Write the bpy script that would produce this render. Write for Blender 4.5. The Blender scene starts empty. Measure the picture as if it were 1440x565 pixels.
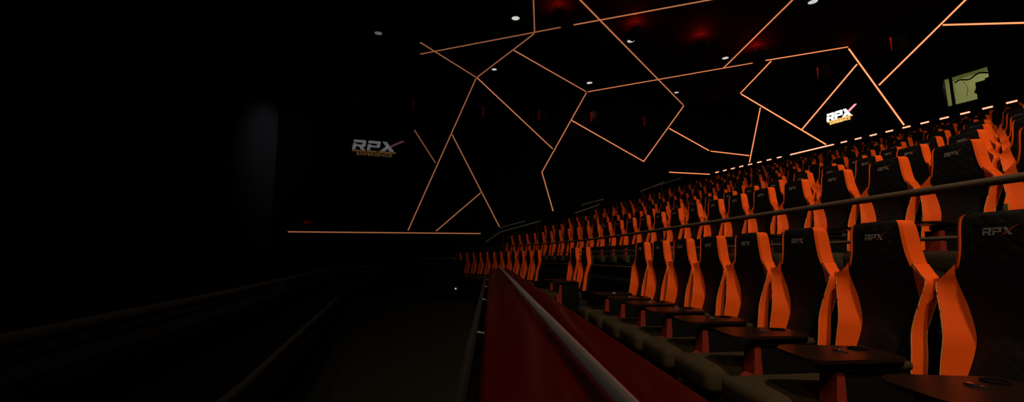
import bpy, bmesh, math, random
from mathutils import Vector, Matrix

random.seed(7)
SC = bpy.context.scene
COL = SC.collection

# ------------------------------------------------------------------ frames
# z = 0 is the lower aisle floor; the camera stands above x = y = 0.
EYE = 1.5
ANG = 0.252                      # the auditorium is turned against the near seats
UX, UY = -math.sin(ANG), math.cos(ANG)      # u: across the room, towards the far side wall
AX, AY = math.cos(ANG), math.sin(ANG)       # a: along the room, from the screen to the rear wall
FAR_U, REAR_A, CEIL_Z = 20.40, 19.99, 10.54


def W(u, a, z):
    return Vector((UX * u + AX * a, UY * u + AY * a, z))


T0, KAP = 7.136, 0.037           # rows: straight up to T0, then bending with this curvature


def row_at(t, off):
    tt = max(t - T0, 0.0)
    th = KAP * tt
    x = -(1 - math.cos(th)) / KAP + off * math.cos(th)
    y = min(t, T0) + math.sin(th) / KAP + off * math.sin(th)
    return x, y, th


def row_u(t, off):
    x, y, _ = row_at(t, off)
    return x * UX + y * UY


def t_for_u(u, off):
    lo, hi = 0.0, 40.0
    for _ in range(50):
        m = (lo + hi) / 2
        if row_u(m, off) < u:
            lo = m
        else:
            hi = m
    return lo


# ------------------------------------------------------------------ materials
def material(name, base, rough=0.6, spec=0.3, metal=0.0, emit=None, strength=0.0, bump=None, tint=None, coat=0.0, sheen=0.0):
    m = bpy.data.materials.new(name)
    m.use_nodes = True
    nt = m.node_tree
    b = nt.nodes['Principled BSDF']
    b.inputs['Base Color'].default_value = (*base, 1)
    b.inputs['Roughness'].default_value = rough
    b.inputs['Specular IOR Level'].default_value = spec
    b.inputs['Metallic'].default_value = metal
    b.inputs['Coat Weight'].default_value = coat
    b.inputs['Sheen Weight'].default_value = sheen
    if emit:
        b.inputs['Emission Color'].default_value = (*emit, 1)
        b.inputs['Emission Strength'].default_value = strength
    if bump or tint:
        tc = nt.nodes.new('ShaderNodeTexCoord')
        nz = nt.nodes.new('ShaderNodeTexNoise')
        nz.inputs['Scale'].default_value = (bump or tint)[0]
        nz.inputs['Detail'].default_value = 4
        nt.links.new(tc.outputs['Object'], nz.inputs['Vector'])
        if bump:
            bp = nt.nodes.new('ShaderNodeBump')
            bp.inputs['Strength'].default_value = bump[1]
            bp.inputs['Distance'].default_value = 0.004
            nt.links.new(nz.outputs['Fac'], bp.inputs['Height'])
            nt.links.new(bp.outputs['Normal'], b.inputs['Normal'])
        if tint:
            mx = nt.nodes.new('ShaderNodeMix')
            mx.data_type = 'RGBA'
            mx.inputs[6].default_value = (*base, 1)
            mx.inputs[7].default_value = (*tint[1], 1)
            nt.links.new(nz.outputs['Fac'], mx.inputs[0])
            nt.links.new(mx.outputs[2], b.inputs['Base Color'])
    return m


def quilted(name, base, rough):
    """Black upholstery with a stitched diamond relief."""
    m = material(name, base, rough, 0.25)
    nt = m.node_tree
    b = nt.nodes['Principled BSDF']
    tc = nt.nodes.new('ShaderNodeTexCoord')
    mp = nt.nodes.new('ShaderNodeMapping')
    mp.inputs['Rotation'].default_value = (math.radians(45), 0, 0)
    vo = nt.nodes.new('ShaderNodeTexVoronoi')
    vo.distance = 'CHEBYCHEV'
    vo.inputs['Scale'].default_value = 17
    vo.inputs['Randomness'].default_value = 0.0
    bp = nt.nodes.new('ShaderNodeBump')
    bp.inputs['Strength'].default_value = 0.5
    bp.inputs['Distance'].default_value = 0.01
    bp.invert = True
    nt.links.new(tc.outputs['Object'], mp.inputs['Vector'])
    nt.links.new(mp.outputs['Vector'], vo.inputs['Vector'])
    nt.links.new(vo.outputs['Distance'], bp.inputs['Height'])
    nt.links.new(bp.outputs['Normal'], b.inputs['Normal'])
    return m


M = {}
M['orange'] = material('orange_fabric', (0.74, 0.080, 0.003), 0.65, 0.10, bump=(260, 0.35), tint=(180, (0.62, 0.062, 0.002)))
M['black_fabric'] = quilted('black_quilted_fabric', (0.0045, 0.0032, 0.0022), 0.62)
M['black_shell'] = material('black_shell', (0.0045, 0.0032, 0.0024), 0.55, 0.2, bump=(120, 0.15))
M['piping'] = material('black_leather', (0.0055, 0.004, 0.003), 0.55, 0.25, bump=(150, 0.2))
M['cushion'] = material('charcoal_seat_fabric', (0.040, 0.026, 0.011), 0.9, 0.1, bump=(140, 0.6), tint=(45, (0.022, 0.014, 0.006)))
M['panel_red'] = material('burnt_orange_panel', (0.17, 0.011, 0.002), 0.7, 0.25, bump=(200, 0.2))
M['thread'] = material('pale_orange_piping', (0.62, 0.22, 0.06), 0.6, 0.15)
M['tray'] = material('dark_brown_laminate', (0.011, 0.004, 0.002), 0.33, 0.3, bump=(30, 0.03))
M['black_plastic'] = material('black_plastic', (0.003, 0.0025, 0.002), 0.75, 0.05)
M['chrome'] = material('polished_steel', (0.75, 0.73, 0.7), 0.22, 0.5, metal=1.0)
M['logo'] = material('silver_stitching', (0.23, 0.21, 0.19), 0.5, 0.4)
M['logo_red'] = material('red_stitching', (0.30, 0.035, 0.02), 0.5, 0.4)
M['wall'] = material('black_acoustic_cloth', (0.0058, 0.0038, 0.0030), 0.95, 0.05, bump=(60, 0.2), tint=(2.5, (0.0040, 0.0026, 0.0022)))
M['ceiling'] = material('black_ceiling_paint', (0.012, 0.0060, 0.0048), 0.9, 0.08, bump=(40, 0.2))
M['carpet'] = material('dark_olive_carpet', (0.014, 0.012, 0.006), 0.97, 0.05, bump=(220, 0.8), tint=(30, (0.009, 0.008, 0.004)))
M['tier'] = material('black_carpet', (0.007, 0.005, 0.004), 0.97, 0.05, bump=(220, 0.8))
M['dark_steel'] = material('dark_steel', (0.20, 0.185, 0.17), 0.36, 0.4, metal=1.0, bump=(90, 0.06))
M['shaded_rail'] = material('shade_blackened_rail', (0.014, 0.011, 0.009), 0.7, 0.1)  # front wall rails, blackened in place of the light's falloff
M['grey_rail'] = material('grey_painted_rail', (0.30, 0.28, 0.26), 0.6, 0.3, bump=(90, 0.08))
M['lacquer'] = material('red_lacquer', (0.040, 0.0006, 0.0004), 0.21, 0.5, bump=(14, 0.06), tint=(1.3, (0.030, 0.0005, 0.0004)))
M['steel'] = material('brushed_steel', (0.72, 0.69, 0.67), 0.40, 0.5, metal=1.0, bump=(90, 0.08))
M['dark_rail'] = material('dark_painted_rail', (0.085, 0.055, 0.035), 0.42, 0.45, bump=(80, 0.1))
M['speaker'] = material('black_speaker_cabinet', (0.006, 0.005, 0.005), 0.7, 0.2, bump=(150, 0.3))
M['lens'] = material('downlight_lens', (0.6, 0.6, 0.6), 0.5, emit=(1, 0.97, 0.93), strength=0.6)
M['lens_dim'] = material('dim_downlight_lens', (0.4, 0.4, 0.4), 0.5, emit=(1, 0.97, 0.95), strength=0.10)
M['booth'] = material('pale_green_booth_paint', (0.50, 0.51, 0.26), 0.8, 0.1, tint=(1.5, (0.42, 0.43, 0.22)))
M['red_glow'] = material('painted_red_glow', (0.3, 0.01, 0.01), 0.4, emit=(1, 0.02, 0.012), strength=0.22)  # red light reflected beside the wall speakers, put into a glowing strip
M['red_glow_dim'] = material('dim_painted_red_glow', (0.2, 0.01, 0.01), 0.4, emit=(1, 0.01, 0.01), strength=0.02)  # same reflected red, fainter
M['exit'] = material('exit_sign_red', (0.2, 0.01, 0.01), 0.5, emit=(1, 0.02, 0.02), strength=0.035)
M['step_lamp'] = material('step_lamp_lens', (0.6, 0.6, 0.6), 0.4, emit=(1, 0.95, 0.9), strength=0.5)
M['screen_wing'] = material('grey_masking_cloth', (0.03, 0.03, 0.034), 0.9, 0.05, bump=(30, 0.2))
M['glass'] = material('window_glass', (0.9, 0.95, 0.9), 0.02, 0.5)
M['glass'].node_tree.nodes['Principled BSDF'].inputs['Transmission Weight'].default_value = 1.0
M['glass'].node_tree.nodes['Principled BSDF'].inputs['IOR'].default_value = 1.02
NEON = [  # light strips, brightest to dimmest: darkening towards the screen end put into their glow; the last one is the pinker bar at the foot of the rear wall
    material('light_strip_full', (0.3, 0.1, 0.05), 0.4, emit=(1.0, 0.30, 0.115), strength=1.5),
    material('light_strip_bright', (0.3, 0.1, 0.05), 0.4, emit=(1.0, 0.30, 0.11), strength=1.1),
    material('light_strip_medium', (0.3, 0.1, 0.05), 0.4, emit=(1.0, 0.31, 0.12), strength=0.72),
    material('light_strip_low', (0.3, 0.1, 0.05), 0.4, emit=(1.0, 0.34, 0.14), strength=0.46),
    material('light_strip_faint', (0.3, 0.1, 0.05), 0.4, emit=(1.0, 0.37, 0.16), strength=0.26),
    material('light_strip_dim', (0.3, 0.1, 0.05), 0.4, emit=(1.0, 0.39, 0.18), strength=0.15),
    material('light_bar', (0.3, 0.1, 0.05), 0.4, emit=(1.0, 0.42, 0.25), strength=1.6),
]


# ------------------------------------------------------------------ mesh helpers
class MB:
    """Collects shapes; build() links them as ONE mesh object."""

    def __init__(self):
        self.v, self.f, self.m, self.s = [], [], [], []
        self.mats = []

    def mi(self, mat):
        if mat not in self.mats:
            self.mats.append(mat)
        return self.mats.index(mat)

    def poly(self, pts, faces, mat, smooth=False):
        b = len(self.v)
        k = self.mi(mat)
        self.v += [tuple(p) for p in pts]
        for f in faces:
            self.f.append([b + i for i in f])
            self.m.append(k)
            self.s.append(smooth)

    def hexa(self, c, mat):
        """eight corners: bottom four ccw, top four ccw"""
        self.poly(c, [(3, 2, 1, 0), (4, 5, 6, 7), (0, 1, 5, 4), (1, 2, 6, 5), (2, 3, 7, 6), (3, 0, 4, 7)], mat)

    def box(self, lo, hi, mat, fn=None):
        x0, y0, z0 = lo
        x1, y1, z1 = hi
        c = [(x0, y0, z0), (x1, y0, z0), (x1, y1, z0), (x0, y1, z0), (x0, y0, z1), (x1, y0, z1), (x1, y1, z1), (x0, y1, z1)]
        if fn:
            c = [fn(*p) for p in c]
        self.hexa(c, mat)

    def round_box(self, lo, hi, r, mat, seg=3):
        """box with rounded vertical and horizontal edges"""
        bm = bmesh.new()
        bmesh.ops.create_cube(bm, size=1.0)
        for v in bm.verts:
            for i in range(3):
                v.co[i] = lo[i] + (v.co[i] + 0.5) * (hi[i] - lo[i])
        bmesh.ops.bevel(bm, geom=bm.edges[:], offset=r, segments=seg, profile=0.5, affect='EDGES')
        bm.verts.index_update()
        self.poly([v.co[:] for v in bm.verts], [[v.index for v in f.verts] for f in bm.faces], mat, True)
        bm.free()

    def tube(self, path, r, mat, n=10, cap=True):
        path = [Vector(p) for p in path]
        rings = []
        for i, p in enumerate(path):
            d = (path[min(i + 1, len(path) - 1)] - path[max(i - 1, 0)]).normalized()
            up = Vector((0, 0, 1)) if abs(d.z) < 0.95 else Vector((1, 0, 0))
            s = d.cross(up).normalized()
            q = s.cross(d)
            rings.append([p + (s * math.cos(2 * math.pi * k / n) + q * math.sin(2 * math.pi * k / n)) * r for k in range(n)])
        pts = [p for g in rings for p in g]
        fs = []
        for i in range(len(rings) - 1):
            for k in range(n):
                k2 = (k + 1) % n
                fs.append((i * n + k, (i + 1) * n + k, (i + 1) * n + k2, i * n + k2))
        if cap:
            fs.append(list(range(n)))
            fs.append([(len(rings) - 1) * n + k for k in range(n - 1, -1, -1)])
        self.poly(pts, fs, mat, True)

    def disc(self, c, ax, r0, r1, h, mat, n=24):
        """a short lathe about ax at c: outer radius r1, inner r0 (0 = solid), height h"""
        c, ax = Vector(c), Vector(ax).normalized()
        up = Vector((0, 0, 1)) if abs(ax.z) < 0.9 else Vector((1, 0, 0))
        s = ax.cross(up).normalized()
        q = ax.cross(s)
        prof = [(r0, 0), (r1, 0), (r1, h), (r0, h)]
        pts = []
        for k in range(n):
            d = s * math.cos(2 * math.pi * k / n) + q * math.sin(2 * math.pi * k / n)
            for r, z in prof:
                pts.append(c + d * max(r, 1e-4) + ax * z)
        fs = []
        for k in range(n):
            k2 = (k + 1) % n
            for j in range(4):
                j2 = (j + 1) % 4
                fs.append((k * 4 + j, k2 * 4 + j, k2 * 4 + j2, k * 4 + j2))
        self.poly(pts, fs, mat, False)

    def loft(self, rings, mats, closed=True, cap=True, cap_mat=None):
        """rings: lists of equal length; mats[j] is the material of the band between point j and j+1"""
        n = len(rings[0])
        base = len(self.v)
        self.v += [tuple(p) for g in rings for p in g]
        for i in range(len(rings) - 1):
            for j in range(n if closed else n - 1):
                j2 = (j + 1) % n
                self.f.append([base + i * n + j, base + i * n + j2, base + (i + 1) * n + j2, base + (i + 1) * n + j])
                self.m.append(self.mi(mats[j]))
                self.s.append(True)
        if cap:
            cm = self.mi(cap_mat or mats[0])
            self.f.append([base + j for j in range(n - 1, -1, -1)])
            self.f.append([base + (len(rings) - 1) * n + j for j in range(n)])
            self.m += [cm, cm]
            self.s += [False, False]

    def build(self, name, parent=None, sharp=38, loc=None):
        me = bpy.data.meshes.new(name)
        me.from_pydata(self.v, [], self.f)
        for m in self.mats:
            me.materials.append(m)
        for p, k, s in zip(me.polygons, self.m, self.s):
            p.material_index = k
            p.use_smooth = s
        bm = bmesh.new()
        bm.from_mesh(me)
        bmesh.ops.remove_doubles(bm, verts=bm.verts[:], dist=1e-5)
        bmesh.ops.recalc_face_normals(bm, faces=bm.faces[:])
        for e in bm.edges:
            if len(e.link_faces) == 2 and e.calc_face_angle(0) > math.radians(sharp):
                e.smooth = False
        bm.to_mesh(me)
        bm.free()
        o = bpy.data.objects.new(name, me)
        COL.objects.link(o)
        if parent:
            o.parent = parent
        if loc is not None:
            o.location = loc
        return o


def tag(o, label=None, cat=None, group=None, kind=None):
    if label:
        o['label'] = label
    if cat:
        o['category'] = cat
    if group:
        o['group'] = group
    if kind:
        o['kind'] = kind
    return o


def empty(name, label, cat, group=None, loc=(0, 0, 0), rz=0.0):
    o = bpy.data.objects.new(name, None)
    COL.objects.link(o)
    o.location = loc
    o.rotation_euler = (0, 0, rz)
    o.empty_display_size = 0.2
    return tag(o, label, cat, group)


def structure(mb, name, label=None, cat=None):
    o = mb.build(name)
    o['kind'] = 'structure'
    tag(o, label, cat)
    return o


# ------------------------------------------------------------------ the chain's emblem, as plain letter outlines
def letters_rpx():
    """polygons (y to the right, z up) on a 3.3 x 1 field; the last one is the long arm of the X"""
    w = 0.24
    L = []
    # R
    L += [[(0, 0), (w, 0), (w, .62), (0, .62)], [(0, .76), (.85, .76), (.95, .88), (.9, 1), (0, 1)],
          [(.70, .42), (.95, .42), (.95, .88), (.70, .76)], [(w, .34), (.95, .34), (.95, .48), (w, .52)],
          [(.45, .36), (.72, .36), (.98, 0), (.68, 0)]]
    # P
    o = 1.12
    L += [[(o, 0), (o + w, 0), (o + w, .62), (o, .62)], [(o, .76), (o + .85, .76), (o + .95, .88), (o + .9, 1), (o, 1)],
          [(o + .70, .42), (o + .95, .42), (o + .95, .88), (o + .70, .76)], [(o + w, .34), (o + .95, .34), (o + .95, .48), (o + w, .52)]]
    # X
    o = 2.2
    L += [[(o, 1), (o + .34, 1), (o + 1.06, 0), (o + .72, 0)], [(o - .04, 0), (o + .32, 0), (o + .66, .45), (o + .42, .60)]]
    arm = [(o + .52, .52), (o + .74, .42), (o + 1.75, 1.30), (o + 1.55, 1.32)]
    return L, arm


def add_letters(mb, polys, fn, depth, mat, shear=0.16):
    for p in polys:
        n = len(p)
        pts = [fn(x + shear * z, z, 0) for x, z in p] + [fn(x + shear * z, z, depth) for x, z in p]
        fs = [list(range(n)), [n + i for i in range(n - 1, -1, -1)]] + [(i, (i + 1) % n, n + (i + 1) % n, n + i) for i in range(n)]
        mb.poly(pts, fs, mat)


# ------------------------------------------------------------------ the seat
# local frame: -x is the front, +y the side away from the tray, z = 0 the floor, the emblem at x = 0, z = 1.29
LOGO_Z = 1.29


def xb(z):
    """front of the backrest panel, z relative to the emblem"""
    return 0.0 if z > -0.15 else 0.2 * (z + 0.15)


def catmull(rows, n):
    out = []
    for i in range(len(rows) - 1):
        p0, p1, p2, p3 = rows[max(i - 1, 0)], rows[i], rows[i + 1], rows[min(i + 2, len(rows) - 1)]
        for k in range(n):
            t = k / n
            out.append([0.5 * (2 * b + (c - a) * t + (2 * a - 5 * b + 4 * c - d) * t * t + (3 * b - a - 3 * c + d) * t ** 3) for a, b, c, d in zip(p0, p1, p2, p3)])
    out.append(list(rows[-1]))
    return out


# z, panel half width, wing edge half width, outer half width, panel depth, wing edge x, side strip back x (x relative to xb)
BOLSTER = [
    (-.150, .200, .207, .212, .002, .000, .088),
    (-.195, .206, .247, .256, .008, -.003, .080),
    (-.238, .204, .282, .296, .024, -.004, .074),
    (-.290, .199, .277, .296, .046, -.006, .068),
    (-.350, .192, .262, .286, .070, -.008, .060),
    (-.430, .180, .244, .270, .088, -.010, .054),
    (-.510, .168, .233, .259, .093, -.011, .046),
    (-.600, .178, .238, .261, .090, -.010, .053),
    (-.700, .196, .240, .261, .080, -.008, .058),
    (-.800, .204, .232, .256, .066, -.006, .060),
]
HEAD = [  # z, half width, front x, depth
    (.098, .110, .030, .045), (.092, .145, .014, .072), (.070, .164, .004, .090), (.020, .172, .0, .098), (-.060, .181, .0, .100), (-.120, .193, .0, .098), (-.165, .207, .002, .094),
]


def seat_meshes(detail):
    """bolster, head trim and backrest meshes at one level of detail -> dict of MB"""
    n = {2: 4, 1: 2, 0: 1}[detail]
    B = catmull(BOLSTER, n)
    H = catmull(HEAD, n)
    out = {}
    F = M['black_fabric']
    S = M['black_shell']
    # backrest core: head and body in one closed body
    rings = []
    for z, w, fx, d in H:
        w2 = max(w - .006, .02)
        rings.append([(fx + .004, -w2, z), (fx, -w2 * .55, z), (fx - .004, 0, z), (fx, w2 * .55, z), (fx + .004, w2, z),
                      (fx + d * .75, w2 + .002, z), (fx + d, w2 * .8, z), (fx + d + .006, 0, z), (fx + d, -w2 * .8, z), (fx + d * .75, -w2 - .002, z)])
    for z, wp, wl, wo, rec, pf, ps in [r for r in B if r[0] < -.192]:
        x = xb(z)
        wi = wo - .004
        f = x + rec + .004
        bulge = .020 * math.exp(-((z + .56) / .16) ** 2)
        rear = max(ps + .064, .124)
        rings.append([(f, -wp - .006, z), (f - bulge, -wp * .6, z), (f - bulge * 1.3, 0, z), (f - bulge, wp * .6, z), (f, wp + .006, z),
                      (x + ps - .004, wi, z), (x + rear, wi - .006, z), (x + rear + .02, 0, z), (x + rear, -wi + .006, z), (x + ps - .004, -wi, z)])
    rings = [[(px, py, pz + LOGO_Z) for px, py, pz in g] for g in rings]
    mb = MB()
    mb.loft(rings, [F, F, F, F, S, S, S, S, S, S], cap_mat=S)
    out['backrest'] = mb
    for side in (1, -1):
        mb = MB()
        rings = []
        for z, wp, wl, wo, rec, pf, ps in B:
            x = xb(z)
            zz = z + LOGO_Z
            rings.append([(x + rec, side * wp, zz), (x + rec * .45 + pf * .55 - .004, side * (wp + (wl - wp) * .60), zz), (x + pf, side * (wl - .006), zz), (x + pf + .004, side * wl, zz),
                          (x + ps, side * wo, zz), (x + ps + .012, side * (wo - .004), zz), (x + ps + .01, side * (wo - .03), zz), (x + rec + .02, side * (wp + .01), zz)])
        mb.loft(rings, [M['orange'], M['orange'], M['piping'], M['orange'], M['piping'], M['piping'], M['piping'], M['piping']], cap_mat=M['piping'])
        out[('bolster', side)] = mb
        if detail == 2:
            pp = MB()
            sel = [r for r in B if r[0] < -.23]
            pp.tube([(xb(r[0]) + r[5] + .001, side * (r[2] - .001), r[0] + LOGO_Z) for r in sel], .0028, M['thread'], 6)
            pp.tube([(xb(r[0]) + r[6] + .002, side * (r[3] + .001), r[0] + LOGO_Z) for r in sel], .0028, M['thread'], 6)
            out[('piping', side)] = pp
        mb = MB()
        rings = []
        for z, w, fx, d in H[max(1, n // 2):] + [[-.205, .250, -.006, .085]]:
            zz = z + LOGO_Z
            rings.append([(fx - .003, side * (w - .012), zz), (fx + .006, side * (w + .003), zz), (fx + .05, side * (w + .010), zz), (fx + d * .86, side * (w + .010), zz), (fx + d * .86, side * (w - .02), zz), (fx + .01, side * (w - .02), zz)])
        mb.loft(rings, [M['orange']] * 6)
        out[('head_trim', side)] = mb
    # seat cushion
    mb = MB()
    mb.round_box((-.90, -.245, .30), (-.13, .245, .475), .055 if detail else .05, M['cushion'], 4 if detail == 2 else 2)
    out['cushion'] = mb
    if detail:
        mb = MB()
        mb.round_box((-.80, -.235, 0), (-.02, .235, .305), .03, M['black_shell'], 2)
        out['base'] = mb
        mb = MB()
        mb.round_box((-.600, -.362, 0), (-.235, -.262, .625), .018, M['black_plastic'], 2)
        mb.round_box((-.610, -.370, .625), (-.228, -.256, .672), .02, M['cushion'] if detail == 2 else M['black_plastic'], 3)
        out['armrest'] = mb
        mb = MB()   # orange front of the armrest, flaring forward under the tray and tapering to the floor
        prof = [(.625, -.640, -.600), (.46, -.655, -.600), (.40, -.715, -.600), (.22, -.690, -.600), (.03, -.630, -.600)]
        rings = [[(f, -.366, z), (f, -.258, z), (b, -.258, z), (b, -.366, z)] for z, f, b in prof]
        mb.loft(rings, [M['panel_red']] * 4)
        out['armrest_panel'] = mb
        # swivel tray: rounded plate
        mb = MB()
        pts = []
        for cx, cy, r, a0 in ((-.70, -.33, .07, 180), (-.33, -.34, .06, 270), (-.32, -.16, .07, 0), (-.62, -.15, .13, 90)):
            for k in range(7):
                a = math.radians(a0 + k * 15)
                pts.append((cx + r * math.cos(a), cy + r * math.sin(a)))
        N = len(pts)
        g = [[(x, y, .676) for x, y in pts], [(x, y, .694) for x, y in pts]]
        mb.loft(g, [M['tray']] * N, cap_mat=M['tray'])
        out['tray'] = mb
        mb = MB()
        mb.disc((-.345, -.175, .6945), (0, 0, 1), .036, .046, .006, M['black_plastic'], 20)
        mb.disc((-.345, -.175, .6942), (0, 0, 1), 0, .037, .0012, M['black_plastic'], 20)
        out['cup_holder'] = mb
        mb = MB()
        mb.round_box((-.50, -.225, .694), (-.472, -.185, .704), .004, M['chrome'], 2)
        mb.round_box((-.485, -.25, .694), (-.462, -.232, .702), .003, M['chrome'], 2)
        out['latch'] = mb
        # emblem
        L, arm = letters_rpx()
        mb = MB()
        h = .034
        fn = lambda x, z, d: (-.0062 - d, -(x - 1.75) * h * 1.02, LOGO_Z - .012 + z * h)
        add_letters(mb, L[:9], fn, .0016, M['logo'])
        add_letters(mb, L[9:10], fn, .0016, M['logo'])
        add_letters(mb, L[10:] + [arm], fn, .0016, M['logo_red'])
        out['logo'] = mb
    return out


DATA = {}
for d in (2, 1, 0):
    for key, mb in seat_meshes(d).items():
        nm = key if isinstance(key, str) else key[0]
        o = mb.build(nm)
        DATA[(d, key)] = o.data
        bpy.data.objects.remove(o)


def child(name, data, parent):
    o = bpy.data.objects.new(name, data)
    COL.objects.link(o)
    o.parent = parent
    return o


def make_seat(detail, label, group, loc, rz):
    root = empty('cinema_chair', label, 'seat', group, loc, rz)
    D = lambda k: DATA[(detail, k)]
    br = child('backrest', D('backrest'), root)
    for s in (1, -1):
        bo = child('bolster', D(('bolster', s)), root)
        if detail == 2:
            child('piping', D(('piping', s)), bo)
    for s in (1, -1):
        child('head_trim', D(('head_trim', s)), root)
    child('cushion', D('cushion'), root)
    if detail:
        lg = child('logo', D('logo'), br)
        lg['label'] = 'silver and red emblem lettering'
        child('base', D('base'), root)
        ar = child('armrest', D('armrest'), root)
        if detail == 2:
            child('armrest_panel', D('armrest_panel'), ar)
            tr = child('tray', D('tray'), root)
            child('cup_holder', D('cup_holder'), tr)
            child('latch', D('latch'), tr)
        else:
            child('armrest_panel', D('armrest_panel'), ar)
            child('tray', D('tray'), root)
    return root


ORD = ['', 'first', 'second', 'third', 'fourth', 'fifth', 'sixth', 'seventh', 'eighth', 'ninth', 'tenth', 'eleventh', 'twelfth', 'thirteenth', 'fourteenth', 'fifteenth', 'sixteenth', 'seventeenth', 'eighteenth', 'nineteenth', 'twentieth']
for tens in ('twenty', 'thirty', 'forty'):
    for i in range(1, 10):
        ORD.append(tens + '-' + ORD[i])
    ORD.append({'twenty': 'thirtieth', 'thirty': 'fortieth', 'forty': 'fiftieth'}[tens])

# ------------------------------------------------------------------ camera
F_PX, YAW, PITCH, ROLL = 609.7, 0.0858, 0.1275, -0.0066
cy, sy, cp, sp = math.cos(YAW), math.sin(YAW), math.cos(PITCH), math.sin(PITCH)
FW = Vector((sy * cp, cy * cp, sp))
RT = Vector((cy, -sy, 0))
UP = RT.cross(FW)
R2 = RT * math.cos(ROLL) + UP * math.sin(ROLL)
U2 = -RT * math.sin(ROLL) + UP * math.cos(ROLL)
cam = bpy.data.cameras.new('camera')
cam.sensor_width = 36
cam.lens = F_PX / 1440 * 36
cam.clip_start = 0.05
cam.clip_end = 200
camo = bpy.data.objects.new('camera', cam)
COL.objects.link(camo)
mw = Matrix((R2, U2, -FW)).transposed().to_4x4()
mw.translation = Vector((0, 0, EYE))
camo.matrix_world = mw
SC.camera = camo


def px(p):
    d = Vector(p) - Vector((0, 0, EYE))
    w = d.dot(FW)
    return (720 + F_PX * d.dot(R2) / w, 282.5 - F_PX * d.dot(U2) / w) if w > 0.05 else (9999, 9999)


# ------------------------------------------------------------------ seats of the stalls and of the raised tiers
ROW_OFF = [4.024 + 1.49 * k for k in range(9)]
ROW_Z = [1.043, 1.475, 1.895, 2.345, 2.79, 3.22, 3.64, 4.06, 4.48]
FRONT_OFF, FRONT_Z = 2.379, 0.306
END_U = 18.75


def detail_for(x, y, z):
    d = math.hypot(x, y)
    return 2 if d < 7.3 else (1 if d < 12.5 else 0)


def seat_at(t, off, z, label, group):
    x, y, th = row_at(t, off)
    return make_seat(detail_for(x, y, z), label, group, (x, y, z), th)


for i in range(8):
    n = 7 - i
    seat_at(1.782 + .62 * n, FRONT_OFF, FRONT_Z, 'black and orange front row seat, ' + ORD[i + 1] + ' from the gap in the near block', 'front row seats of the near block')
seat_at(8.97, FRONT_OFF, FRONT_Z, 'nearer seat of the lone front row pair standing between the gaps', 'pair of front row seats')
seat_at(9.66, FRONT_OFF, FRONT_Z, 'farther seat of the lone front row pair standing between the gaps', 'pair of front row seats')
for i in range(12):
    seat_at(12.45 + .665 * i, FRONT_OFF, FRONT_Z, 'front row seat of the far block behind the red ledge, ' + ORD[i + 1] + ' from the gap', 'front row seats of the far block')

ROW_WORDS = ['first', 'second', 'third', 'fourth', 'fifth', 'sixth', 'seventh', 'eighth', 'ninth']
N_SEATS = 0
PHASE = [3.26, 4.34, 5.40, 6.49, 7.46, 8.20, 8.85, 9.45, 10.0]
SPACING = [.705, .685, .67, .66, .655, .65, .65, .65, .65]
for k in range(9):
    ts, t = [], PHASE[k]
    step = lambda t: .62 if t < T0 else SPACING[k] * (1 / KAP) / (1 / KAP + ROW_OFF[k])
    while t > 1.0:          # towards the camera's end
        t -= step(t - .3)
    while True:
        t += step(t)
        if row_u(t, ROW_OFF[k]) > END_U:
            break
        x, y, th = row_at(t, ROW_OFF[k])
        hx = px((x - .15 + .35 * math.sin(th), y + .35 * math.cos(th), ROW_Z[k] + 1.1))[0]
        if hx < 1462:
            ts.append(t)
    for i, t in enumerate(reversed(ts)):
        seat_at(t, ROW_OFF[k], ROW_Z[k], 'black and orange seat in the ' + ROW_WORDS[k] + ' row above the handrail, ' + ORD[i + 1] + ' from the far wall',
                'seats of the ' + ROW_WORDS[k] + ' row above the handrail')
        N_SEATS += 1
print('SEATS', N_SEATS)

# ------------------------------------------------------------------ shell of the room
mb = MB()
mb.box((-6, -12, -.2), (23.5, REAR_A + 1, 0), M['carpet'], W)
structure(mb, 'floor')


def strip_slab(off0, off1, z0, z1, t_start, u_end, mat, n=60):
    """curved slab between two offsets of the row line"""
    mb = MB()
    rings = []
    te0, te1 = t_for_u(u_end, off0), t_for_u(u_end, off1)
    for i in range(n + 1):
        f = i / n
        a = row_at(t_start + (te0 - t_start) * f, off0)
        b = row_at(t_start + (te1 - t_start) * f, off1)
        rings.append([(a[0], a[1], z0), (b[0], b[1], z0), (b[0], b[1], z1), (a[0], a[1], z1)])
    mb.loft(rings, [mat] * 4)
    return mb


mb = strip_slab(1.05, 2.66, .0, FRONT_Z, -1.5, FAR_U - .02, M['tier'])
structure(mb, 'floor_stalls')
fronts = [2.70] + [ROW_OFF[k] - .98 for k in range(1, 9)]
for k in range(9):
    off1 = fronts[k + 1] - .012 if k < 8 else ROW_OFF[8] + .55
    mb = strip_slab(fronts[k], off1, 0.0, ROW_Z[k], -1.5 + .25 * k, FAR_U - .02, M['tier'])
    structure(mb, 'floor_tier')

mb = MB()
mb.box((FAR_U, -3.68, -.2), (FAR_U + .25, REAR_A + .25, CEIL_Z), M['wall'], W)
structure(mb, 'wall_far')

# the grey masking beside the screen: a splayed wing that runs from the far wall towards the screen
mb = MB()
p0, p1 = W(FAR_U, -3.68, 0), W(8.0, -11.5, 0)
d = (p1 - p0).normalized()
nrm = Vector((d.y, -d.x, 0)) * .25
mb.hexa([p0, p1, p1 - nrm, p0 - nrm] + [q + Vector((0, 0, CEIL_Z)) for q in (p0, p1, p1 - nrm, p0 - nrm)], M['screen_wing'])
structure(mb, 'wall_screen')

mb = MB()
mb.box((-6, -12, CEIL_Z), (FAR_U + .25, REAR_A + .25, CEIL_Z + .2), M['ceiling'], W)
structure(mb, 'ceiling')

# rear wall with the two openings of the projection booth
WIN = [(7.88, 9.18, 6.76, 7.89), (6.10, 7.20, 6.72, 7.06)]
mb = MB()
t_ = .25


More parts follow.
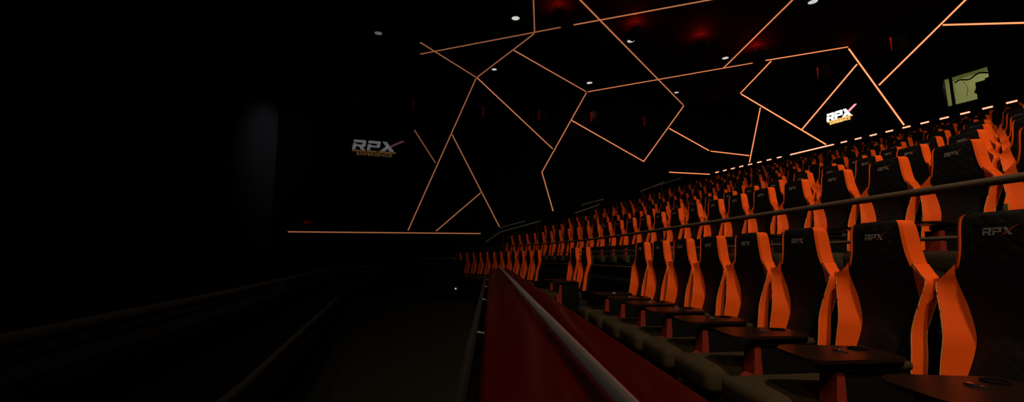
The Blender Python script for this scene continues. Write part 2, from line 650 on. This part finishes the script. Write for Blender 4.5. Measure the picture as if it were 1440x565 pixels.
def rear(u0, u1, z0, z1):
    mb.box((u0, REAR_A, z0), (u1, REAR_A + t_, z1), M['wall'], W)


rear(9.18, FAR_U, 0, CEIL_Z)
rear(7.88, 9.18, 0, 6.76)
rear(7.88, 9.18, 7.89, CEIL_Z)
rear(7.20, 7.88, 0, CEIL_Z)
rear(6.10, 7.20, 0, 6.72)
rear(6.10, 7.20, 7.06, CEIL_Z)
rear(-6, 6.10, 0, CEIL_Z)
structure(mb, 'wall_rear')

for i, (u0, u1, z0, z1) in enumerate(WIN):
    mb = MB()
    b = .035
    a0, a1 = REAR_A - .015, REAR_A + t_ * .6
    mb.box((u0, a0, z0), (u1, a1, z0 + b), M['black_plastic'], W)
    mb.box((u0, a0, z1 - b), (u1, a1, z1), M['black_plastic'], W)
    mb.box((u0, a0, z0 + b), (u0 + b, a1, z1 - b), M['black_plastic'], W)
    mb.box((u1 - b, a0, z0 + b), (u1, a1, z1 - b), M['black_plastic'], W)
    if i == 0:
        mb.box((8.87, a0, z0 + b), (8.95, REAR_A + .03, z1 - b), M['black_plastic'], W)
    fr = structure(mb, 'window_%d' % (i + 1))
    mb = MB()
    mb.box((u0 + b, REAR_A + .06, z0 + b), (u1 - b, REAR_A + .07, z1 - b), M['glass'], W)
    mb.build('pane', fr)

mb = MB()    # booth behind the rear wall
bz0, bz1, ba0, ba1, bu0, bu1 = 5.9, 8.6, REAR_A + t_, REAR_A + 3.0, 5.2, 10.2
mb.box((bu0, ba1, bz0), (bu1, ba1 + .1, bz1), M['booth'], W)
mb.box((bu0 - .1, ba0, bz0), (bu0, ba1 + .1, bz1), M['booth'], W)
mb.box((bu1, ba0, bz0), (bu1 + .1, ba1 + .1, bz1), M['booth'], W)
mb.box((bu0 - .1, ba0, bz0 - .1), (bu1 + .1, ba1 + .1, bz0), M['carpet'], W)
mb.box((bu0 - .1, ba0, bz1), (bu1 + .1, ba1 + .1, bz1 + .1), M['booth'], W)
structure(mb, 'wall_booth')

# projector in the booth, seen as a dark stepped silhouette through the window
pr = empty('cinema_projector', 'black cinema projector seen in silhouette through the lit booth window', 'projector', None, W(8.25, REAR_A + .72, bz0 + .004))
mb = MB()


def L3(u, a, z):
    return W(u, a, z) - W(0, 0, 0)


mb.box((-.42, -.25, .95), (.22, .60, 1.62), M['black_plastic'], L3)
mb.box((-.42, -.20, 1.62), (-.02, .55, 1.70), M['black_plastic'], L3)
mb.build('body', pr)
mb = MB()
mb.box((.22, -.12, 1.26), (.30, .20, 1.44), M['black_plastic'], L3)
mb.box((.30, -.05, 1.31), (.36, .12, 1.38), M['black_plastic'], L3)
mb.build('side_housing', pr)
mb = MB()
mb.disc(L3(-.15, -.25, 1.30), -Vector((AX, AY, 0)), .04, .09, .14, M['black_plastic'])
mb.build('projector_lens', pr)
mb = MB()
mb.box((-.36, -.2, 0), (.16, .5, .95), M['black_plastic'], L3)
mb.build('pedestal', pr)
mb = MB()
path = [W(9.0 - 1.1 * f, REAR_A + .45, 7.72 + .05 * math.sin(f * 13) + .09 * f) for f in [i / 24 for i in range(25)]]
mb.tube(path, .028, M['black_plastic'], 8)
tag(mb.build('exhaust_hose'), 'dark wavy hose along the top of the lit booth window', 'hose')
mb = MB()
path = [W(8.78 - .12 * math.sin(f * 2.6), REAR_A + .40, 7.72 - .62 * f) for f in [i / 12 for i in range(13)]]
mb.tube(path, .008, M['black_plastic'], 6)
tag(mb.build('hanging_cable'), 'thin dark cable hanging down inside the lit booth window', 'cable')

# ------------------------------------------------------------------ light strips
HALF = .024


def strip(name_label, plane, pts, level, group, half=HALF, lift=.004):
    """one light strip along pts on a plane ('far': (a,z), 'rear': (u,z), 'ceil': (u,a)); its face looks into the room"""
    if plane == 'far':
        to = lambda p, d: W(FAR_U - d, p[0], p[1])
    elif plane == 'rear':
        to = lambda p, d: W(p[0], REAR_A - d, p[1])
    else:
        to = lambda p, d: W(p[0], p[1], CEIL_Z - d)
    mb = MB()
    for i, (p, q) in enumerate(zip(pts, pts[1:])):
        dx, dy = q[0] - p[0], q[1] - p[1]
        l = math.hypot(dx, dy)
        nx, ny = -dy / l * half, dx / l * half
        e0 = half * (.5 if i else -2.0)
        e1 = half * (.5 if i < len(pts) - 2 else -2.0)
        ux, uy = dx / l, dy / l
        c = [(p[0] - ux * e0 - nx, p[1] - uy * e0 - ny), (q[0] + ux * e1 - nx, q[1] + uy * e1 - ny), (q[0] + ux * e1 + nx, q[1] + uy * e1 + ny), (p[0] - ux * e0 + nx, p[1] - uy * e0 + ny)]
        mb.hexa([to(k, lift) for k in c] + [to(k, lift + .02) for k in c], NEON[level])
    o = mb.build('light_strip')
    return tag(o, name_label, 'light strip', group)


GC, GF, GR = 'light strips across the ceiling', 'light strips on the far side wall', 'light strips on the rear wall'
strip('longest ceiling light strip, the upper one crossing from the dark end', 'ceil', [(18.77, 2.24), (15.34, 6.41), (14.62, 7.28)], 4, GC)
strip('upper ceiling light strip continuing the longest one past its break', 'ceil', [(14.35, 7.62), (11.3, 11.42), (7.0, 16.75)], 3, GC)
strip('short faint ceiling strip crossing the dark end of the longest strip', 'ceil', [(17.59, 2.09), (20.36, 5.27)], 4, GC, HALF, .027)
strip('ceiling strip joining the far wall corner to the longest strip', 'ceil', [(20.36, 5.29), (15.34, 6.41)], 4, GC, HALF, .050)
strip('ceiling strip running up out of view from a bend in the longest strip', 'ceil', [(10.0, 4.11), (15.34, 6.41)], 4, GC)
strip('ceiling strip running down to the top of the bent wall strip', 'ceil', [(17.05, 6.1), (20.37, 11.55)], 3, GC)
strip('long ceiling strip crossing the upper strip and ending at the far wall', 'ceil', [(9.6, 2.57), (12.75, 7.13), (20.36, 18.14)], 3, GC, HALF, .027)
strip('lower long ceiling strip, the piece leading to the hanging speaker', 'ceil', [(20.4, 11.6), (14.64, 17.33)], 2, GC)
strip('short bright ceiling strip from the hanging speaker to the rear wall', 'ceil', [(14.3, 17.61), (12.07, 19.97)], 1, GC)
strip('bright ceiling strip slanting up beside the nearest red lit speaker', 'ceil', [(5.5, 12.33), (10.33, 14.28), (15.53, 16.38)], 2, GC, HALF, .027)
strip('short ceiling strip meeting the rear wall above the steep wall strips', 'ceil', [(14.2, 17.93), (17.91, 19.97)], 1, GC)

strip('long wall strip leaning down to the horizontal strip', 'far', [(5.3, 10.52), (2.07, 2.68)], 4, GF)
strip('long slanting wall strip running from the ceiling corner towards the seats', 'far', [(5.3, 10.52), (9.5, 7.1)], 3, GF)
strip('bent wall strip coming down from the ceiling to the stair rails', 'far', [(11.6, 10.52), (8.82, 5.84), (9.43, 3.78)], 3, GF)
strip('V shaped wall strip hanging below the far ceiling edge', 'far', [(10.59, 8.81), (15.14, 6.83), (18.24, 10.51)], 2, GF)
strip('short faint wall strip beside the dim lettered sign', 'far', [(2.25, 7.52), (3.32, 5.93)], 5, GF)
strip('wall strip branching down towards the stair rail', 'far', [(4.06, 7.47), (6.52, 2.92)], 4, GF)
strip('short slanting wall strip ending on the horizontal strip', 'far', [(5.57, 4.65), (3.34, 2.68)], 4, GF)
strip('horizontal light strip along the far wall above the floor', 'far', [(-2.91, 2.60), (5.58, 2.62)], 4, GF, .024)
strip('wall strip slanting down into the corner with the rear wall', 'far', [(17.0, 8.97), (19.96, 7.81)], 1, GF)
strip('low pinkish wall strip beside the top of the stairs', 'far', [(16.83, 6.31), (19.9, 6.36)], 1, GF, .022)

strip('short rear wall strip starting at the corner with the far wall', 'rear', [(20.37, 7.80), (17.57, 6.88)], 1, GR)
strip('rear wall strip slanting down to the end of the dashed strips', 'rear', [(17.85, 10.5), (13.46, 6.46)], 0, GR)
strip('nearly upright rear wall strip reaching the top row of seats', 'rear', [(16.68, 9.36), (17.66, 6.47)], 1, GR)
strip('steep bright rear wall strip right of the lit lettered sign', 'rear', [(12.13, 10.5), (10.44, 6.47)], 0, GR)
strip('rear wall strip slanting left of the lit lettered sign', 'rear', [(11.82, 9.66), (14.58, 7.47)], 0, GR)
strip('long rear wall strip rising above the booth window', 'rear', [(7.9, 10.5), (8.2, 10.42), (11.18, 8.38)], 0, GR)
strip('level rear wall strip high above the booth window', 'rear', [(8.94, 9.87), (6.93, 8.87), (3.5, 7.16)], 0, GR)
strip('unbroken strip at the foot of the rear wall behind the top row', 'rear', [(15.30, 6.41), (13.10, 6.41)], 6, GR, .024)
us = [12.72 - .583 * i for i in range(12)] + [15.86 + .583 * i for i in range(8)]
us.sort()
for i, uu in enumerate(us):
    if uu > 20.2 or uu < 6.2:
        continue
    strip('short light bar at the foot of the rear wall, ' + ORD[1 + len([q for q in us if q > uu and q <= 20.2])] + ' from the far corner', 'rear', [(uu + .175, 6.41), (uu - .175, 6.41)], 6, 'light bars at the foot of the rear wall', .024)


# ------------------------------------------------------------------ ceiling downlights
def downlight(u, a, label, dim=False, r=.15):
    root = empty('downlight', label, 'downlight', 'recessed ceiling downlights', W(u, a, CEIL_Z))
    mb = MB()
    mb.disc((0, 0, 0), (0, 0, -1), r, r + .035, .03, M['black_plastic'])
    mb.build('trim_ring', root)
    mb = MB()
    mb.disc((0, 0, 0), (0, 0, -1), 0, r, .018, M['lens_dim'] if dim else M['lens'])
    mb.build('lens', root)
    return root


downlight(17.42, .42, 'dim downlight alone in the dark part of the ceiling', True)
downlight(14.59, 5.32, 'white downlight above the longest ceiling strip')
downlight(14.69, 10.54, 'white downlight beside the upper red lit speaker on the ceiling')
downlight(19.21, 5.88, 'small downlight just under the ceiling strip at the corner', False, .12)
downlight(19.2, 11.1, 'white downlight right above the bent wall strip')
downlight(18.87, 16.40, 'small downlight beside the end of the long crossing strip', False, .12)
downlight(14.66, 15.63, 'white downlight left of the last hanging red lit speaker', False, .14)
downlight(10.15, 15.09, 'bright downlight at the top edge nearest the rear wall', False, .15)


# ------------------------------------------------------------------ speakers
def ceiling_speaker(u, a, label):
    root = empty('ceiling_speaker', label, 'speaker', 'speakers hanging from the ceiling', W(u, a, CEIL_Z), ANG)
    mb = MB()
    mb.box((-.02, -.02, -.25), (.02, .02, 0), M['black_plastic'])
    mb.box((-.16, -.16, -.02), (.16, .16, 0), M['black_plastic'])
    mb.build('bracket', root)
    mb = MB()
    g = [[(-.20, -.30, -.25), (.20, -.30, -.25), (.20, .30, -.25), (-.20, .30, -.25)], [(-.24, -.34, -.44), (.10, -.34, -.52), (.10, .34, -.52), (-.24, .34, -.44)]]
    mb.loft(g, [M['speaker']] * 4)
    mb.build('cabinet', root)
    mb = MB()
    mb.hexa([(-.225, -.31, -.28), (-.215, -.31, -.28), (-.215, .31, -.28), (-.225, .31, -.28), (-.252, -.31, -.43), (-.237, -.31, -.43), (-.237, .31, -.43), (-.252, .31, -.43)], M['black_plastic'])
    mb.build('grille', root)
    return root


RED = (1.0, 0.02, 0.012)


def lamp(name, kind, loc, energy, color, parent=None, size=.1, target=None, angle=None, blend=.6):
    l = bpy.data.lights.new(name, kind)
    l.energy = energy
    l.color = color
    if kind == 'SPOT':
        l.spot_size = math.radians(angle or 70)
        l.spot_blend = blend
        l.shadow_soft_size = size
    elif kind == 'POINT':
        l.shadow_soft_size = size
    else:
        l.shape = 'DISK'
        l.size = size
    o = bpy.data.objects.new(name, l)
    COL.objects.link(o)
    o.location = loc
    if target is not None:
        o.rotation_euler = (Vector(target) - Vector(loc)).to_track_quat('-Z', 'Y').to_euler()
    return o


spk = [(13.42, 6.56, 'hanging speaker with red glow at the top edge, nearest the screen end'), (13.56, 9.96, 'hanging speaker with red glow beside the long crossing strip'),
       (13.5, 13.13, 'hanging speaker with red glow in the middle of the ceiling'), (13.47, 16.15, 'hanging speaker with red glow beside the bright slanting strip')]
for (u, a, lb), e in zip(spk, (45, 50, 60, 60)):
    p = W(u, a, CEIL_Z)
    h = Vector((p.x, p.y, 0)).normalized()
    q = p + h * .02
    ceiling_speaker(q.x * UX + q.y * UY, q.x * AX + q.y * AY, lb)
    lamp('red_uplight', 'POINT', p - h * .12 - Vector((0, 0, .21)), e * .42, RED, size=.08)
lamp('red_uplight', 'POINT', W(11.9, 19.55, CEIL_Z - .25), 1.6, RED, size=.05)
lamp('red_uplight', 'POINT', W(19.9, 5.2, CEIL_Z - .25), .5, RED, size=.05)
lamp('red_uplight', 'POINT', W(18.9, 19.3, CEIL_Z - .25), .7, RED, size=.05)


def wall_speaker(where, p, z, label, bright):
    """cabinet tilted down on a bracket, red light at its side drawn as a glowing strip"""
    if where == 'far':
        loc, rz = W(FAR_U, p, z), ANG + math.pi / 2
    else:
        loc, rz = W(p, REAR_A, z), ANG
    root = empty('wall_speaker', label, 'speaker', 'surround speakers on the walls', loc, rz)   # local -x looks into the room
    mb = MB()
    mb.box((-.14, -.05, -.08), (0, .05, .08), M['black_plastic'])
    mb.build('bracket', root)
    mb = MB()
    g = [[(-.50, -.20, -.34), (-.14, -.20, -.26), (-.14, .20, -.26), (-.50, .20, -.34)], [(-.40, -.20, .30), (-.12, -.20, .30), (-.12, .20, .30), (-.40, .20, .30)]]
    mb.loft(g, [M['speaker']] * 4)
    mb.build('cabinet', root)
    mb = MB()
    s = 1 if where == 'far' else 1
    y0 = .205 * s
    mb.box((-.42, min(y0, y0 + .05 * s), -.27), (-.28, max(y0, y0 + .05 * s), .27), M['red_glow'] if bright else M['red_glow_dim'])
    mb.build('red_glow_strip', root)
    return root


wall_speaker('far', 2.39, 8.62, 'wall speaker with a faint painted red glow above the dim lettered sign', False)
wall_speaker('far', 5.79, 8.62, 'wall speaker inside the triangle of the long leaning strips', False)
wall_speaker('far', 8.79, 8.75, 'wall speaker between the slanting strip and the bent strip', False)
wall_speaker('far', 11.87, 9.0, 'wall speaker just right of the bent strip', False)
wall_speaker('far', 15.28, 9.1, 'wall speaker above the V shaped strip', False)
wall_speaker('rear', 13.03, 9.75, 'rear wall speaker with painted red glow above the lit sign', True)
wall_speaker('rear', 10.1, 9.75, 'rear wall speaker with painted red glow between two bright strips', True)


# ------------------------------------------------------------------ lit signs
def text_mesh(body, name):
    cu = bpy.data.curves.new(name, 'FONT')
    cu.body = body
    cu.size = 1.0
    cu.extrude = .02
    cu.offset = .012
    cu.align_x = 'LEFT'
    o = bpy.data.objects.new(name, cu)
    COL.objects.link(o)
    dg = bpy.context.evaluated_depsgraph_get()
    me = bpy.data.meshes.new_from_object(o.evaluated_get(dg))
    bpy.data.objects.remove(o)
    return me


def lit_sign(where, p0, width, z0, height, label, k):
    """p0: the coordinate of the sign's left end as one reads it"""
    if where == 'far':
        fn = lambda x, z, d: W(FAR_U - .06 - d, p0 + x, z)
    else:
        fn = lambda x, z, d: W(p0 - x, REAR_A - .06 - d, z)
    white = material('sign_white', (.5, .5, .5), .4, emit=(1, 1, 1), strength=k)
    gold = material('sign_gold', (.4, .25, .08), .4, emit=(1, .52, .16), strength=k * .75)
    pink = material('sign_pink', (.4, .2, .25), .4, emit=(1, .38, .48), strength=k * .65)
    root = empty('lit_sign', label, 'sign', 'lit lettered wall signs', fn(0, z0, 0))
    org = fn(0, z0, 0)
    L, arm = letters_rpx()
    s = width / 3.45
    zt = z0 + height * .36
    sh = height * .64
    mb = MB()
    q = lambda x, z, d: fn(x * s, zt + z * sh, d) - org
    add_letters(mb, L, q, .05, white, .12)
    mb.build('lettering', root)
    mb = MB()
    add_letters(mb, [[(2.2 + .52, .52), (2.2 + .74, .42), (2.2 + 1.75, 1.22), (2.2 + 1.50, 1.26)]], q, .05, pink, .12)
    mb.build('slash', root)
    mb = MB()
    for x0, x1 in ((.0, .55), (.60, 1.05), (1.12, 1.9), (2.0, 3.4)):
        add_letters(mb, [[(x0, -.20), (x1, -.20), (x1, -.05), (x0, -.05)]], q, .03, gold, .0)
    mb.build('underline', root)
    me = text_mesh('EXPERIENCE', 'subtitle')
    xs = [v.co.x for v in me.vertices]
    ys = [v.co.y for v in me.vertices]
    w, h = max(xs) - min(xs), max(ys) - min(ys)
    tw, th = width * .80, height * .20
    for v in me.vertices:
        x = (v.co.x - min(xs)) / w * tw + width * .10
        z = (v.co.y - min(ys)) / h * th + z0 - height * .02
        v.co = fn(x, z, .02 + v.co.z) - org
    me.materials.clear()
    me.materials.append(gold)
    o = bpy.data.objects.new('subtitle', me)
    COL.objects.link(o)
    o.parent = root
    mb = MB()
    for x in (.25, .75):
        for z in (.45, .8):
            P0 = fn(x * width, z0 + height * z, 0) - org
            P1 = fn(x * width, z0 + height * z, -.06) - org
            mb.tube([P0, P1], .015, M['black_plastic'], 6)
    mb.build('standoff', root)
    return root


lit_sign('far', -.46, 1.93, 6.10, .68, 'dim grey lettered sign with gold line on the dark far wall', .085)
lit_sign('rear', 13.29, 1.08, 7.33, .50, 'bright white lettered sign with gold line on the rear wall', 1.6)

mb = MB()   # small dim fixture on the far wall
mb.box((FAR_U - .05, -.70, 8.70), (FAR_U, -.24, 8.76), material('grey_metal', (.25, .25, .25), .5), W)
tag(mb.build('wall_vent'), 'small dim grey bar fixture high on the dark far wall', 'wall vent')
ex = empty('exit_sign', 'tiny dim red exit sign low on the dark far wall', 'exit sign', None, W(FAR_U, -2.12, 3.0))
mb = MB()
mb.box((-.05, -.19, -.10), (0, .19, .10), M['black_plastic'], lambda u, a, z: W(u, a, z))
mb.build('case', ex)
me = text_mesh('EXIT', 'lettering')
xs = [v.co.x for v in me.vertices]
ys = [v.co.y for v in me.vertices]
for v in me.vertices:
    x = (v.co.x - min(xs)) / (max(xs) - min(xs)) * .30 - .15
    z = (v.co.y - min(ys)) / (max(ys) - min(ys)) * .13 - .065
    v.co = W(-.052 - .1 * max(v.co.z, 0), x, z)
me.materials.clear()
me.materials.append(M['exit'])
o = bpy.data.objects.new('lettering', me)
COL.objects.link(o)
o.parent = ex


# ------------------------------------------------------------------ the red ledge under the camera and its rails
def on_ledge(lat, y, z):
    """across the ledge wall (0 = its aisle side) at distance y"""
    x0 = -.027 + .035 * y
    return Vector((x0 + lat, y, z))


TOP = EYE - .33
Y0, Y1 = -1.0, 12.6
lw = empty('ledge_wall', 'low red lacquered ledge wall running from the camera between aisle and front seats', 'ledge wall', None, (0, 0, 0))
mb = MB()
mb.box((.03, Y0, 0), (.50, Y1, TOP - .05), M['lacquer'], on_ledge)
mb.build('wall_body', lw)
mb = MB()
prof = [(.0, TOP - .05), (.0, TOP - .012), (.012, TOP), (.36, TOP + .0), (.385, TOP - .01), (.41, TOP), (.525, TOP), (.54, TOP - .012), (.54, TOP - .05)]
mb.loft([[on_ledge(l, y, z) for l, z in prof] for y in (Y0, Y1)], [M['lacquer']] * len(prof))
mb.build('cap', lw)
hr = empty('handrail', 'round steel handrail running along the top of the red ledge', 'handrail', None, (0, 0, 0))
mb = MB()
mb.tube([on_ledge(.285, y, TOP + .05) for y in (Y0, 3, 7, Y1 - .1)], .021, M['steel'], 16)
mb.build('rail', hr)
for y in (1.9, 4.0, 6.1, 8.2, 10.3, 12.2):
    mb = MB()
    mb.tube([on_ledge(.285, y, TOP - .002), on_ledge(.285, y, TOP + .05)], .010, M['steel'], 10)
    mb.build('post', hr)
hr = empty('handrail', 'pale aisle handrail fixed to the aisle side of the red ledge wall', 'handrail', None, (0, 0, 0))
ZR = EYE - .46
mb = MB()
mb.tube([on_ledge(-.075, y, ZR) for y in (Y0, 4, 8, 11.6)] + [on_ledge(-.03, 11.68, ZR), on_ledge(.02, 11.7, ZR)], .022, M['dark_steel'], 12)
mb.build('rail', hr)
for y in (.8, 3.2, 5.6, 8.0, 10.4):
    mb = MB()
    mb.tube([on_ledge(-.075, y, ZR), on_ledge(-.075, y, ZR - .07), on_ledge(.032, y, ZR - .09)], .009, M['steel'], 8)
    mb.build('bracket', hr)


# the front wall on the other side of the aisle, with its rails
def on_front(lat, y, z):
    pts = [(-.62, -1.0), (-1.2, 2.3), (-2.62, 9.0), (-3.75, 20.2)]
    for (xa, ya), (xb_, yb) in zip(pts, pts[1:]):
        if y <= yb or (xb_, yb) == pts[-1]:
            return Vector((xa + (xb_ - xa) * (y - ya) / (yb - ya) + lat, y, z))


FT = EYE - .25
fw = empty('front_wall', 'low wall across the aisle, blackened for shade, red cap at its far end', 'low wall', None, (0, 0, 0))
ys = [-1, .6, 2.3, 4.5, 6.8, 9.0, 11.6, 16, 19.9]
mb = MB()
mb.loft([[on_front(l, y, z) for l, z in ((-.30, 0), (0, 0), (0, FT - .04), (-.30, FT - .04))] for y in ys], [M['tier']] * 4)
mb.build('wall_body', fw)
mb = MB()
mb.loft([[on_front(l, y, z) for l, z in ((-.33, FT - .04), (.03, FT - .04), (.03, FT), (-.33, FT))] for y in ys[:7]], [M['black_plastic']] * 4)  # wall body and near cap blackened in place of shade
mb.build('cap', fw)
mb = MB()
mb.loft([[on_front(l, y, z) for l, z in ((-.33, FT - .04), (.03, FT - .04), (.03, FT), (-.33, FT))] for y in ys[6:]], [M['lacquer']] * 4)
mb.build('cap', fw)['label'] = 'red far end of the cap'
hr = empty('handrail', 'grey steel rail along the top of the dark front wall', 'handrail', None, (0, 0, 0))
mb = MB()
mb.tube([on_front(-.12, y, FT + .055) for y in ys[:6]] + [on_front(-.12, 10.8, FT + .055)], .022, M['shaded_rail'], 10)
mb.build('rail', hr)
for y in (1, 4, 7, 10):
    mb = MB()
    mb.tube([on_front(-.12, y, FT - .002), on_front(-.12, y, FT + .05)], .01, M['steel'], 8)
    mb.build('post', hr)
hr = empty('handrail', 'dull aisle handrail on the aisle side of the front wall', 'handrail', None, (0, 0, 0))
mb = MB()
zr = EYE - .60
mb.tube([on_front(.10, y, zr) for y in (0, 2.3, 5, 9, 13.2)] + [on_front(.09, 13.5, zr - .03), on_front(.01, 13.6, zr - .05)], .024, M['shaded_rail'], 10)
mb.build('rail', hr)
for y in (1.5, 4.5, 7.5, 10.5, 13):
    mb = MB()
    mb.tube([on_front(.10, y, zr), on_front(.10, y, zr - .07), on_front(-.005, y, zr - .09)], .009, M['shaded_rail'], 8)
    mb.build('bracket', hr)

# dark stub wall at the end of the aisle
sb = empty('stub_wall', 'black boxy stub wall standing at the far end of the aisle', 'stub wall', None, (-1.45, 15.7, 0), -.15)
mb = MB()
mb.round_box((-.80, 0, 0), (.80, 1.6, 1.32), .01, M['wall'], 1)
mb.build('wall_body', sb)
mb = MB()
mb.round_box((-.83, -.03, 1.32), (.83, 1.63, 1.37), .012, M['black_plastic'], 2)
mb.build('cap', sb)
mb = MB()
mb.tube([(-.75, .06, 1.372), (-.75, .06, 1.40), (-.3, .06, 1.44), (.5, .06, 1.47), (.75, .06, 1.45), (.75, .06, 1.372)], .018, M['dark_rail'], 8)
mb.build('grab_rail', sb)
# step at the end of the aisle with its pale nosing
st = empty('aisle_step', 'low carpeted step with a pale metal edge at the far end of the aisle', 'step', None, W(18.9, 4.7, 0), ANG)
mb = MB()
mb.box((-.62, -.1, 0), (.55, 1.2, .12), M['carpet'])
mb.build('step_body', st)
mb = MB()
mb.box((-.62, -.125, .09), (.55, -.10, .13), M['steel'])
mb.build('nosing', st)
for (pos, ax, lb) in ((Vector((-.655, 15.55, .42)), (0, -1, 0), 'tiny white step lamp beside the black stub wall'),
                      (on_ledge(-.002, 9.0, .50), (-1, 0, 0), 'tiny white lamp on the aisle side of the red ledge wall'),
                      (Vector((1.02, 4.92, .30)), (0, 0, 1), 'small white floor lamp at the foot of the front row seats')):
    pass


def step_lamp(pos, ax, lb):
    root = empty('step_lamp', lb, 'step lamp', 'small white step lamps', pos)
    mb = MB()
    mb.disc((0, 0, 0), ax, .028, .042, .012, M['steel'], 16)
    mb.build('bezel', root)
    mb = MB()
    mb.disc((0, 0, 0), ax, 0, .028, .008, M['step_lamp'], 16)
    mb.build('lens', root)


step_lamp(on_ledge(.0, 8.6, .55) + Vector((.028, 0, 0)), (-1, -.035, 0), 'tiny white lamp on the aisle side of the red ledge wall')
step_lamp(Vector((-.66, 15.575, .40)), (-.15, -1, 0), 'tiny white lamp on the black stub wall')

# ------------------------------------------------------------------ railing in front of the raised tiers
OFF_R = 2.78
rl = empty('tier_railing', 'long dark railing sweeping across in front of the first raised row', 'railing', None, (0, 0, 0))
tE = t_for_u(FAR_U - .25, OFF_R)
ts = [-1.3 + (tE + 1.3) * i / 70 for i in range(71)]


def rail_pts(z):
    return [(*row_at(t, OFF_R)[:2], z) for t in ts]


mb = MB()
mb.tube(rail_pts(EYE + .385), .024, M['dark_rail'], 12)
mb.build('top_rail', rl)
for z in (EYE + .09, EYE - .20):
    mb = MB()
    mb.tube(rail_pts(z), .013, M['dark_rail'], 8)
    mb.build('lower_rail', rl)
t = 3.9
while t < tE:
    x, y, th = row_at(t, OFF_R)
    mb = MB()
    mb.tube([(x, y, ROW_Z[0]), (x, y, EYE + .37)], .016, M['black_plastic'], 8)
    mb.disc((x, y, ROW_Z[0]), (0, 0, 1), 0, .05, .012, M['black_plastic'], 12)
    mb.build('post', rl)
    t += 2.35

# stair handrails along the far wall
for i, (pts, lb) in enumerate((
        ([(19.0, 5.4, 2.16), (19.0, 6.08, 2.62), (19.0, 8.1, 3.17)], 'lowest stair handrail in the far aisle, beside the first raised row'),
        ([(20.28, 6.49, 2.91), (20.28, 7.81, 3.26)], 'lowest short handrail fixed on the far wall beside the stairs'),
        ([(19.1, 10.0, 3.60), (19.1, 11.4, 4.09)], 'middle stair handrail in the far aisle, beside the seat ends'),
        ([(20.28, 11.04, 4.19), (20.28, 12.35, 4.54)], 'middle short handrail fixed on the far wall beside the stairs'),
        ([(19.1, 13.9, 4.86), (19.1, 15.41, 5.44)], 'upper stair handrail in the far aisle, near the top rows'),
        ([(20.28, 15.7, 5.38), (20.28, 17.6, 6.0)], 'uppermost short handrail fixed on the far wall below the low strip'))):
    hr = empty('stair_handrail', lb, 'handrail', 'stair handrails by the far wall', (0, 0, 0))
    P = [W(*p) for p in pts]
    mb = MB()
    mb.tube(P, .022, M['grey_rail'], 8)
    mb.build('rail', hr)
    for f in ((.08, .92)):
        q = P[-2].lerp(P[-1], f)
        mb = MB()
        if pts[0][0] > 20:
            mb.tube([q, q - Vector((0, 0, .07)), q - Vector((0, 0, .07)) + Vector((UX, UY, 0)) * .125], .010, M['steel'], 6)
            mb.build('bracket', hr)
        else:
            a = q.x * AX + q.y * AY
            mb.tube([q, Vector((q.x, q.y, max(q.z - 1.75, .5)))], .016, M['dark_rail'], 6)
            mb.build('post', hr)

# ------------------------------------------------------------------ light
WARM = (1.0, 0.82, 0.62)


def added_spot(u, a, target, energy, angle, label):
    """added ceiling spot in a downlight can, out of frame, placed to light the seats"""
    root = downlight(u, a, label, False, .15)
    o = lamp('ceiling_spot', 'SPOT', W(u, a, CEIL_Z - .06), energy, WARM, size=.12, target=target, angle=angle, blend=.8)  # spot added for the seats, its fixture unseen
    return root


added_spot(-5.8, -2.0, (5.0, 4.5, 1.0), 1350, 66, 'added ceiling spot over the camera end of the front row')
added_spot(-3.4, 1.2, (4.2, 4.5, 1.0), 3000, 70, 'added ceiling spot above the camera end of the front row')
added_spot(1.6, -5.0, (6.4, 4.4, 1.0), 650, 44, 'added ceiling spot before the screen end of the aisle')
added_spot(-5.6, 3.4, (10.5, 9.0, 3.5), 3000, 76, 'added ceiling spot over the camera end of the middle rows')
added_spot(-5.6, .6, (2.6, 13, 1.2), 650, 34, 'added ceiling spot aimed along the front row')
for u_, a_ in ((14.59, 5.32), (14.69, 10.54), (19.2, 11.1), (14.66, 15.63)):     # the lit downlights in view
    lamp('ceiling_spot', 'SPOT', W(u_, a_, CEIL_Z - .05), 70, WARM, size=.14, target=W(u_, a_, 0), angle=110, blend=.6)
lamp('ceiling_spot', 'SPOT', W(17.0, -.6, CEIL_Z - .06), 260, (.9, .93, 1), size=.1, target=W(20.2, -3.9, 5.6), angle=36, blend=1.0)  # added spot without a fixture, makes the glow on the screen wing
lamp('booth_lamp', 'POINT', W(8.9, REAR_A + .75, 8.40), 75, (1.0, .97, .75), size=.15)

w = bpy.data.worlds.new('world')
SC.world = w
w.use_nodes = True
w.node_tree.nodes['Background'].inputs[0].default_value = (0.012, 0.006, 0.005, 1)
w.node_tree.nodes['Background'].inputs[1].default_value = .05

SC.view_settings.view_transform = 'Standard'
SC.view_settings.look = 'None'
SC.view_settings.gamma = 1
SC.view_settings.exposure = 0
SC.view_settings.use_curve_mapping = False
